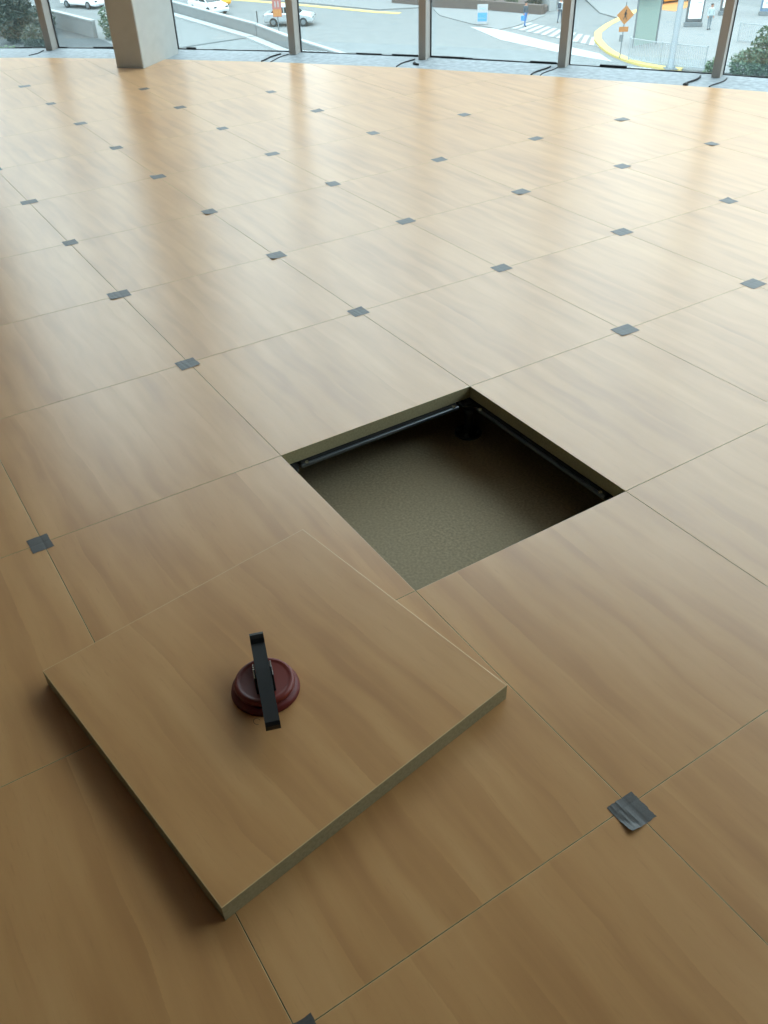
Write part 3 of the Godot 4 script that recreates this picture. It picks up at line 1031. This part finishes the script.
func fence(label: String, line: Array, h: float, wide := false) -> void:
	var t := thing("picket_fence", label, "fence", line[0])
	var pick := BoxMesh.new()
	pick.size = Vector3(0.03, h - 0.1, 0.03) if not wide else Vector3(0.28, h, 0.05)
	var gap := 0.13 if not wide else 0.52
	for i in line.size():
		var st := mk()
		bbox(st, line[i] - line[0] + Vector3(0, h * 0.52, 0), Vector3(0.08, h * 1.04, 0.08), 0.008)
		put("post", st, M.palerail, t)
		if i == line.size() - 1: break
		var a: Vector3 = line[i] - line[0]
		var b: Vector3 = line[i + 1] - line[0]
		var d := (b - a).normalized()
		var bs := Basis(d, Vector3.UP, d.cross(Vector3.UP))
		for y in [h - 0.03, 0.12]:
			st = mk()
			bbox(st, (a + b) * 0.5 + Vector3(0, y, 0), Vector3((b - a).length(), 0.05, 0.045), 0.004, bs)
			put("rail", st, M.palerail, t)
		var n := int((b - a).length() / gap)
		for k in range(1, n):
			var o := inst("picket", pick, M.palerail if not wide else M.paint, t)
			o.transform = Transform3D(bs, a.lerp(b, float(k) / n) + Vector3(0, h * 0.5, 0))

func kiosk(label: String, at: Vector3, turn: float, kind: int) -> void:
	var t := thing("poster_kiosk", label, "kiosk", at, turn, "poster kiosks on the plaza")
	var st := mk()
	bbox(st, Vector3(0, 0.15, 0), Vector3(1.35, 0.3, 0.45), 0.02)
	put("plinth", st, M.galv, t)
	st = mk()
	bbox(st, Vector3(0, 1.55, 0), Vector3(1.25, 2.5, 0.28), 0.03)
	put("case", st, M.steel if kind < 2 else plain(Color(0.36, 0.46, 0.56), 0.4), t)
	var W := 96
	var H := 176
	var im := Image.create(W, H, false, Image.FORMAT_RGB8)
	im.fill(Color(0.93, 0.96, 0.97) if kind != 1 else Color(0.86, 0.86, 0.82))
	var blue := Color(0.40, 0.62, 0.80)
	if kind == 0:
		im.fill_rect(Rect2i(26, 34, 44, 7), blue)
		im.fill_rect(Rect2i(20, 46, 54, 9), blue)
		im.fill_rect(Rect2i(56, 78, 10, 8), Color(0.45, 0.48, 0.52))
		im.fill_rect(Rect2i(70, 78, 10, 8), Color(0.45, 0.48, 0.52))
		im.fill_rect(Rect2i(10, 110, 76, 56), Color(0.88, 0.85, 0.83))
		im.fill_rect(Rect2i(22, 128, 40, 22), Color(0.84, 0.74, 0.70))
		im.fill_rect(Rect2i(30, 118, 20, 12), Color(0.84, 0.74, 0.70))
	elif kind == 1:
		im.fill_rect(Rect2i(14, 20, 60, 60), Color(0.78, 0.78, 0.72))
		im.fill_rect(Rect2i(20, 100, 54, 10), Color(0.62, 0.66, 0.66))
		im.fill_rect(Rect2i(20, 120, 44, 8), Color(0.62, 0.66, 0.66))
	else:
		im.fill_rect(Rect2i(0, 0, W, 36), blue)
		im.fill_rect(Rect2i(14, 90, 66, 12), blue)
		im.fill_rect(Rect2i(22, 116, 50, 10), blue)
		im.fill_rect(Rect2i(18, 138, 58, 14), Color(0.62, 0.76, 0.88))
	var m := StandardMaterial3D.new()
	m.albedo_texture = ImageTexture.create_from_image(im)
	m.roughness = 0.4
	st = mk()
	var z := 0.145
	var p := [Vector3(-0.5, 0.55, z), Vector3(0.5, 0.55, z), Vector3(0.5, 2.55, z), Vector3(-0.5, 2.55, z)]
	var uv := [Vector2(0, 1), Vector2(1, 1), Vector2(1, 0), Vector2(0, 0)]
	for k in [0, 2, 1, 0, 3, 2]:
		st.set_uv(uv[k]); st.add_vertex(p[k])
	put("poster", st, m, t)
	st = mk()
	for b in [[0, 0.52, 1.1, 0.05], [0, 2.58, 1.1, 0.05], [-0.525, 1.55, 0.05, 2.1], [0.525, 1.55, 0.05, 2.1]]:
		bbox(st, Vector3(b[0], b[1], 0.15), Vector3(b[2], b[3], 0.03), 0.004)
	put("poster_frame", st, M.galv, t)

func car(label: String, at: Vector3, turn: float, paint: Material, L: float) -> void:
	var t := thing("car", label, "car", at, YAW + turn)
	var k := L / 4.6
	var body := []
	for p in [[-2.28, 0.42], [-2.22, 0.30], [2.20, 0.28], [2.29, 0.45], [2.25, 0.70], [2.05, 0.82], [1.1, 0.95], [-1.9, 1.00], [-2.24, 0.92]]:
		body.append(Vector2(p[0] * k, p[1]))
	var st := mk()
	extrude_xy(st, body, -0.88, 0.88, 0.09)
	put("body", st, paint, t)
	var glass := []
	for p in [[-1.85, 0.98], [1.12, 0.93], [0.45, 1.38], [-1.25, 1.42]]:
		glass.append(Vector2(p[0] * k, p[1]))
	st = mk()
	extrude_xy(st, glass, -0.76, 0.76, 0.03)
	put("windows", st, M.carglass, t)
	st = mk()
	var roof := []
	for p in [[-1.32, 1.38], [0.50, 1.34], [0.34, 1.45], [-1.15, 1.48]]:
		roof.append(Vector2(p[0] * k, p[1]))
	extrude_xy(st, roof, -0.72, 0.72, 0.04)
	put("roof", st, paint, t)
	for s in [-1.0, 1.0]:
		for p in [[[1.15, 0.93], [1.02, 0.93], [0.36, 1.40], [0.48, 1.40]], [[-0.42, 0.94], [-0.30, 0.94], [-0.34, 1.42], [-0.44, 1.42]], [[-1.90, 0.96], [-1.62, 0.96], [-1.12, 1.42], [-1.30, 1.42]]]:
			st = mk()
			var q := []
			for e in p: q.append(Vector2(e[0] * k, e[1]))
			extrude_xy(st, q, s * 0.765 - 0.015, s * 0.765 + 0.015)
			put("window_pillar", st, paint, t)
		for x in [-1.38, 1.40]:
			st = mk()
			lathe(st, [Vector2(0, -0.1), Vector2(0.30, -0.1), Vector2(0.33, -0.07), Vector2(0.33, 0.07), Vector2(0.30, 0.1), Vector2(0, 0.1)], 20, Vector3(x * k, 0.33, s * 0.83), Basis(Vector3.RIGHT, PI / 2))
			var w := put("wheel", st, M.tyre, t)
			st = mk()
			lathe(st, [Vector2(0, -0.02), Vector2(0.19, -0.02), Vector2(0.19, 0.02), Vector2(0, 0.03)], 14, Vector3(x * k, 0.33, s * 0.925), Basis(Vector3.RIGHT, PI / 2))
			put("hub", st, M.galv, w)
	for s in [-0.62, 0.62]:
		st = mk()
		bbox(st, Vector3(2.24 * k, 0.66, s), Vector3(0.08, 0.13, 0.34), 0.02)
		put("headlight", st, M.carglass, t)
		st = mk()
		bbox(st, Vector3(-2.24 * k, 0.78, s), Vector3(0.08, 0.16, 0.28), 0.02)
		put("tail_lamp", st, M.redrubber, t)

# one continuous body by surface nets over capsules
func person(label: String, at: Vector3, turn: float, top: Color, legs: Color, kind: int) -> void:
	var t := thing("person", label, "person", at, turn)
	var stride := 0.16 if kind > 0 else 0.04
	var bones := [
		[Vector3(0, 1.02, 0), Vector3(0, 1.36, 0), 0.135, 0.15], [Vector3(-0.13, 1.40, 0), Vector3(0.13, 1.40, 0), 0.085, 0.085],
		[Vector3(0, 1.42, 0), Vector3(0, 1.54, 0.01), 0.055, 0.05], [Vector3(0, 1.58, 0.01), Vector3(0, 1.64, 0.01), 0.085, 0.095],
		[Vector3(-0.19, 1.38, 0), Vector3(-0.24, 1.12, -0.03), 0.055, 0.045], [Vector3(-0.24, 1.12, -0.03), Vector3(-0.23, 0.88, 0.05), 0.043, 0.033], [Vector3(-0.23, 0.86, 0.05), Vector3(-0.225, 0.77, 0.07), 0.038, 0.028],
		[Vector3(0.19, 1.38, 0), Vector3(0.24, 1.12, -0.02), 0.055, 0.045], [Vector3(0.24, 1.12, -0.02), Vector3(0.23, 0.88, 0.07), 0.043, 0.033], [Vector3(0.23, 0.86, 0.07), Vector3(0.225, 0.77, 0.09), 0.038, 0.028],
		[Vector3(-0.09, 0.95, 0), Vector3(-0.10, 0.50, stride * 0.6), 0.095, 0.06], [Vector3(-0.10, 0.50, stride * 0.6), Vector3(-0.10, 0.09, stride * 0.9), 0.058, 0.042], [Vector3(-0.10, 0.05, stride * 0.85), Vector3(-0.11, 0.04, stride * 0.9 + 0.15), 0.045, 0.038],
		[Vector3(0.09, 0.95, 0), Vector3(0.10, 0.50, -stride * 0.2), 0.095, 0.06], [Vector3(0.10, 0.50, -stride * 0.2), Vector3(0.10, 0.09, -stride), 0.058, 0.042], [Vector3(0.10, 0.05, -stride), Vector3(0.11, 0.04, -stride + 0.15), 0.045, 0.038]]
	var cell := 0.032
	var lo := Vector3(-0.36, -0.02, -0.30)
	var N := Vector3i(23, 56, 24)
	var f := PackedFloat32Array()
	f.resize(N.x * N.y * N.z)
	var at_ := func(i: int, j: int, l: int) -> int: return (i * N.y + j) * N.z + l
	for i in N.x:
		for j in N.y:
			for l in N.z:
				var p := lo + Vector3(i, j, l) * cell
				var best := 1.0
				for b in bones:
					if absf(p.y - (b[0].y + b[1].y) * 0.5) > absf(b[0].y - b[1].y) * 0.5 + 0.25: continue
					var ab: Vector3 = b[1] - b[0]
					var h := clampf((p - b[0]).dot(ab) / ab.length_squared(), 0, 1)
					var d: float = p.distance_to(b[0] + ab * h) - lerpf(b[2], b[3], h)
					var s := 0.03
					var m := clampf(0.5 + 0.5 * (best - d) / s, 0, 1)
					best = lerpf(best, d, m) - s * m * (1 - m)
				f[at_.call(i, j, l)] = best
	var vid := {}
	var verts: Array[Vector3] = []
	for i in N.x - 1:
		for j in N.y - 1:
			for l in N.z - 1:
				var sum := Vector3.ZERO
				var n := 0
				for e in [[0, 0, 0, 1, 0, 0], [0, 0, 0, 0, 1, 0], [0, 0, 0, 0, 0, 1], [1, 0, 0, 1, 1, 0], [1, 0, 0, 1, 0, 1], [0, 1, 0, 1, 1, 0], [0, 1, 0, 0, 1, 1], [0, 0, 1, 1, 0, 1], [0, 0, 1, 0, 1, 1], [1, 1, 0, 1, 1, 1], [1, 0, 1, 1, 1, 1], [0, 1, 1, 1, 1, 1]]:
					var a := f[at_.call(i + e[0], j + e[1], l + e[2])]
					var b := f[at_.call(i + e[3], j + e[4], l + e[5])]
					if (a < 0) != (b < 0):
						sum += Vector3(i + e[0], j + e[1], l + e[2]).lerp(Vector3(i + e[3], j + e[4], l + e[5]), a / (a - b))
						n += 1
				if n > 0:
					vid[at_.call(i, j, l)] = verts.size()
					verts.append(lo + sum / n * cell)
	var shade := func(p: Vector3) -> Color:
		if p.y > 1.47 or (p.y < 0.93 and absf(p.x) > 0.18): return M.skin.albedo_color
		if p.y > 0.96 or absf(p.x) > 0.17: return top
		if p.y < 0.09: return Color(0.15, 0.15, 0.16)
		return legs
	var st := mk()
	st.set_smooth_group(0)
	for i in range(1, N.x - 1):
		for j in range(1, N.y - 1):
			for l in range(1, N.z - 1):
				for ax in 3:
					var q := [i, j, l]
					q[ax] += 1
					if q[ax] >= [N.x, N.y, N.z][ax]: continue
					var a := f[at_.call(i, j, l)]
					var b := f[at_.call(q[0], q[1], q[2])]
					if (a < 0) == (b < 0): continue
					var u := (ax + 1) % 3
					var v := (ax + 2) % 3
					var c: Array = []
					for o in [[0, 0], [-1, 0], [-1, -1], [0, -1]]:
						var w := [i, j, l]
						w[u] += o[0]
						w[v] += o[1]
						c.append(vid.get(at_.call(w[0], w[1], w[2]), -1))
					if c.has(-1): continue
					if a > 0: c.reverse()
					for k in [0, 2, 1, 0, 3, 2]:
						var pos: Vector3 = verts[c[k]]
						st.set_color(shade.call(pos).srgb_to_linear())
						st.add_vertex(pos)
	var m := StandardMaterial3D.new()
	m.vertex_color_use_as_albedo = true
	m.roughness = 0.8
	put("figure", st, m, t)
	st = mk()
	st.set_smooth_group(0)
	lathe(st, [Vector2(0.098, -0.01), Vector2(0.104, 0.03), Vector2(0.09, 0.075), Vector2(0.05, 0.10), Vector2(0, 0.106)], 14, Vector3(0, 1.645, -0.005))
	put("hair", st, M.rubber, t)
	if kind == 1:
		st = mk()
		bbox(st, Vector3(-0.32, 0.62, 0.06), Vector3(0.12, 0.36, 0.32), 0.02)
		var bag := put("tote_bag", st, M.signblue)
		bag.transform = t.transform
		tag(bag, "blue tote bag held by the person at the crosswalk's left end", "bag")
	elif kind == 2:
		st = mk()
		bbox(st, Vector3(0, 1.24, -0.245), Vector3(0.28, 0.42, 0.15), 0.04)
		var pack := put("backpack", st, plain(Color(0.2, 0.24, 0.29), 0.8))
		pack.transform = t.transform
		tag(pack, "dark backpack worn by the person beyond the crosswalk", "backpack")

# ---------------------------------------------------------------- plants outside
func leaf_ball(st: SurfaceTool, rng: RandomNumberGenerator, c: Vector3, r: Vector3, n: int, s: float) -> void:
	for i in n:
		var d := Vector3(rng.randfn(), rng.randfn(), rng.randfn()).normalized()
		var p := c + d * r * pow(rng.randf(), 0.33)
		var a := Vector3(rng.randfn(), rng.randfn() * 0.6, rng.randfn()).normalized() * s * rng.randf_range(0.7, 1.3)
		var b := a.cross(Vector3(rng.randfn(), rng.randfn() + 1.0, rng.randfn())).normalized() * s * rng.randf_range(0.3, 0.5)
		var f := a.cross(b).normalized() * s * 0.12
		tri(st, p - a, p + b + f, p + a)
		tri(st, p - a, p + a, p - b + f)

func plant(called: String, label: String, category: String, at: Vector3, seed_: int, blobs: Array, m: Material, leaf := 0.16, group := "") -> void:
	var rng := RandomNumberGenerator.new()
	rng.seed = seed_
	var t := thing(called, label, category, at, YAW, group)
	var st := mk()
	for b in blobs:
		leaf_ball(st, rng, Vector3(b[0], b[1], b[2]), Vector3(b[3], b[4], b[3]), b[5], leaf)
	put("foliage", st, m, t)
	st = mk()
	for b in blobs:
		rod(st, Vector3(b[0] * 0.3, 0, b[2] * 0.3), Vector3(b[0], b[1], b[2]), 0.07, 6, 0.03)
	put("stem", st, M.bark, t)

func plants() -> void:
	plant("leafy_bush", "large leafy green bush right of the rightmost mullion", "bush", P(24.9, 57.0), 3, [[-2.0, 0.9, 0, 1.1, 0.9, 700], [-0.7, 1.6, 0, 1.3, 1.6, 1300], [0.9, 2.3, -0.3, 1.6, 2.2, 1900], [2.8, 2.4, 0, 1.7, 2.2, 1500]], M.leaf, 0.19)
	plant("small_bush", "small pale green bush at the foot of the picket fence", "bush", P(21.0, 58.2), 4, [[0.1, 0.5, 0, 0.4, 0.5, 160], [0.5, 0.8, 0, 0.35, 0.7, 200]], M.leaf2, 0.15)
	plant("round_shrub", "grey-green round shrub between the barrier wall and the pier", "shrub", P(-20.6, 78.6), 5, [[0, 1.2, 0, 1.0, 1.3, 500], [0.9, 1.3, 0, 0.9, 1.3, 400], [0.2, 0.4, 0, 1.1, 0.5, 260]], M.leaf, 0.17)
	plant("dark_tree", "dense dark green tree at the far left edge", "tree", P(-27.9, 78.0), 6, [[-0.4, 1.5, 0, 1.2, 1.5, 1300], [-0.2, 3.4, 0, 1.2, 1.5, 1200], [0.5, 2.6, 0, 0.9, 1.1, 500]], M.leafdark, 0.24, "trees outside the left window")
	plant("dark_tree", "tall loose dark tree in front of the white slatted fence", "tree", P(-30.0, 82.0), 7, [[-1.2, 2.2, 0, 1.4, 2.0, 900], [-0.8, 4.4, 0, 1.3, 1.6, 600], [1.2, 0.9, 0, 1.3, 1.0, 800], [2.7, 1.0, 0, 1.2, 1.1, 800]], M.leafdark, 0.22, "trees outside the left window")
	plant("low_shrub", "pale green low shrub under the dark trees", "shrub", P(-27.3, 71.2), 8, [[-0.6, 0.5, 0, 0.9, 0.6, 300], [0.8, 0.45, 0, 0.8, 0.5, 260]], M.leaf2, 0.15)
	plant("low_shrub", "dark low shrub beside the leftmost mullion", "shrub", P(-25.6, 74.6), 9, [[0, 0.8, 0, 1.0, 1.0, 900], [0.8, 0.5, 0, 0.7, 0.6, 400]], M.leafdark, 0.16)
	for i in 7:
		var r := 4.0 + i * 1.75
		var names := ["olive", "grey-green", "dark green", "pale green", "mid green", "dusty green", "deep green"]
		plant("median_shrub", "%s low shrub in the planted median, %s from the left" % [names[i], ordinal(i)], "shrub", P(r, 93.2 - i * 1.25, STREET + 0.5), 20 + i, [[-0.28, 0.45, 0, 0.45, 0.5, 150], [0.3, 0.5, 0, 0.45, 0.55, 150]], [M.leaf2, M.leaf, M.leafdark, M.leaf2, M.leaf, M.leaf2, M.leafdark][i], 0.15, "shrubs in the planted median")

# ---------------------------------------------------------------- unseen blocks added to dim the low sky mirrored in the far floor
func added_skyline_blocks() -> void:
	var list := [
		[-128.0, 118.0, 44.0, 34.0, "added unseen tan office block far left across the street", Color(0.50, 0.47, 0.42)],
		[-78.0, 128.0, 40.0, 42.0, "added unseen grey office block left of centre across the street", Color(0.46, 0.48, 0.49)],
		[-32.0, 132.0, 42.0, 38.0, "added unseen pale concrete block across the street behind the ramp", Color(0.54, 0.54, 0.52)],
		[14.0, 134.0, 40.0, 44.0, "added unseen blue-grey office block across the street behind the median", Color(0.43, 0.47, 0.50)],
		[60.0, 126.0, 42.0, 36.0, "added unseen cream apartment block across the plaza", Color(0.56, 0.52, 0.46)],
		[106.0, 112.0, 40.0, 42.0, "added unseen brown brick block right across the plaza", Color(0.42, 0.36, 0.32)],
		[146.0, 84.0, 38.0, 38.0, "added unseen grey corner block far right across the plaza", Color(0.47, 0.47, 0.46)]]
	var bm := mk()
	bbox(bm, Vector3.ZERO, Vector3(1, 1, 1))
	bm.generate_normals()
	var unit := bm.commit()
	for b in list:
		var w: float = b[2]
		var h: float = b[3] * 1.2
		var t := thing("added_skyline_block", b[4], "building", P(b[0], b[1]), YAW - deg_to_rad(b[0] * 0.25), "added unseen blocks dimming the low sky")
		var st := mk()
		bbox(st, Vector3(0, h * 0.5, -8), Vector3(w, h, 16), 0.1)
		put("wall", st, plain(b[5], 0.85), t)
		st = mk()
		bbox(st, Vector3(0, h + 0.4, -8), Vector3(w + 0.8, 0.8, 16.8), 0.1)
		put("cornice", st, M.concrete, t)
		var floors := int(h / 3.6)
		for f in range(1, floors):
			var o := inst("window_band", unit, M.carglass, t)
			o.transform = Transform3D(Basis.from_scale(Vector3(w - 3.0, 1.7, 0.2)), Vector3(0, f * 3.6 + 1.2, 0.0))
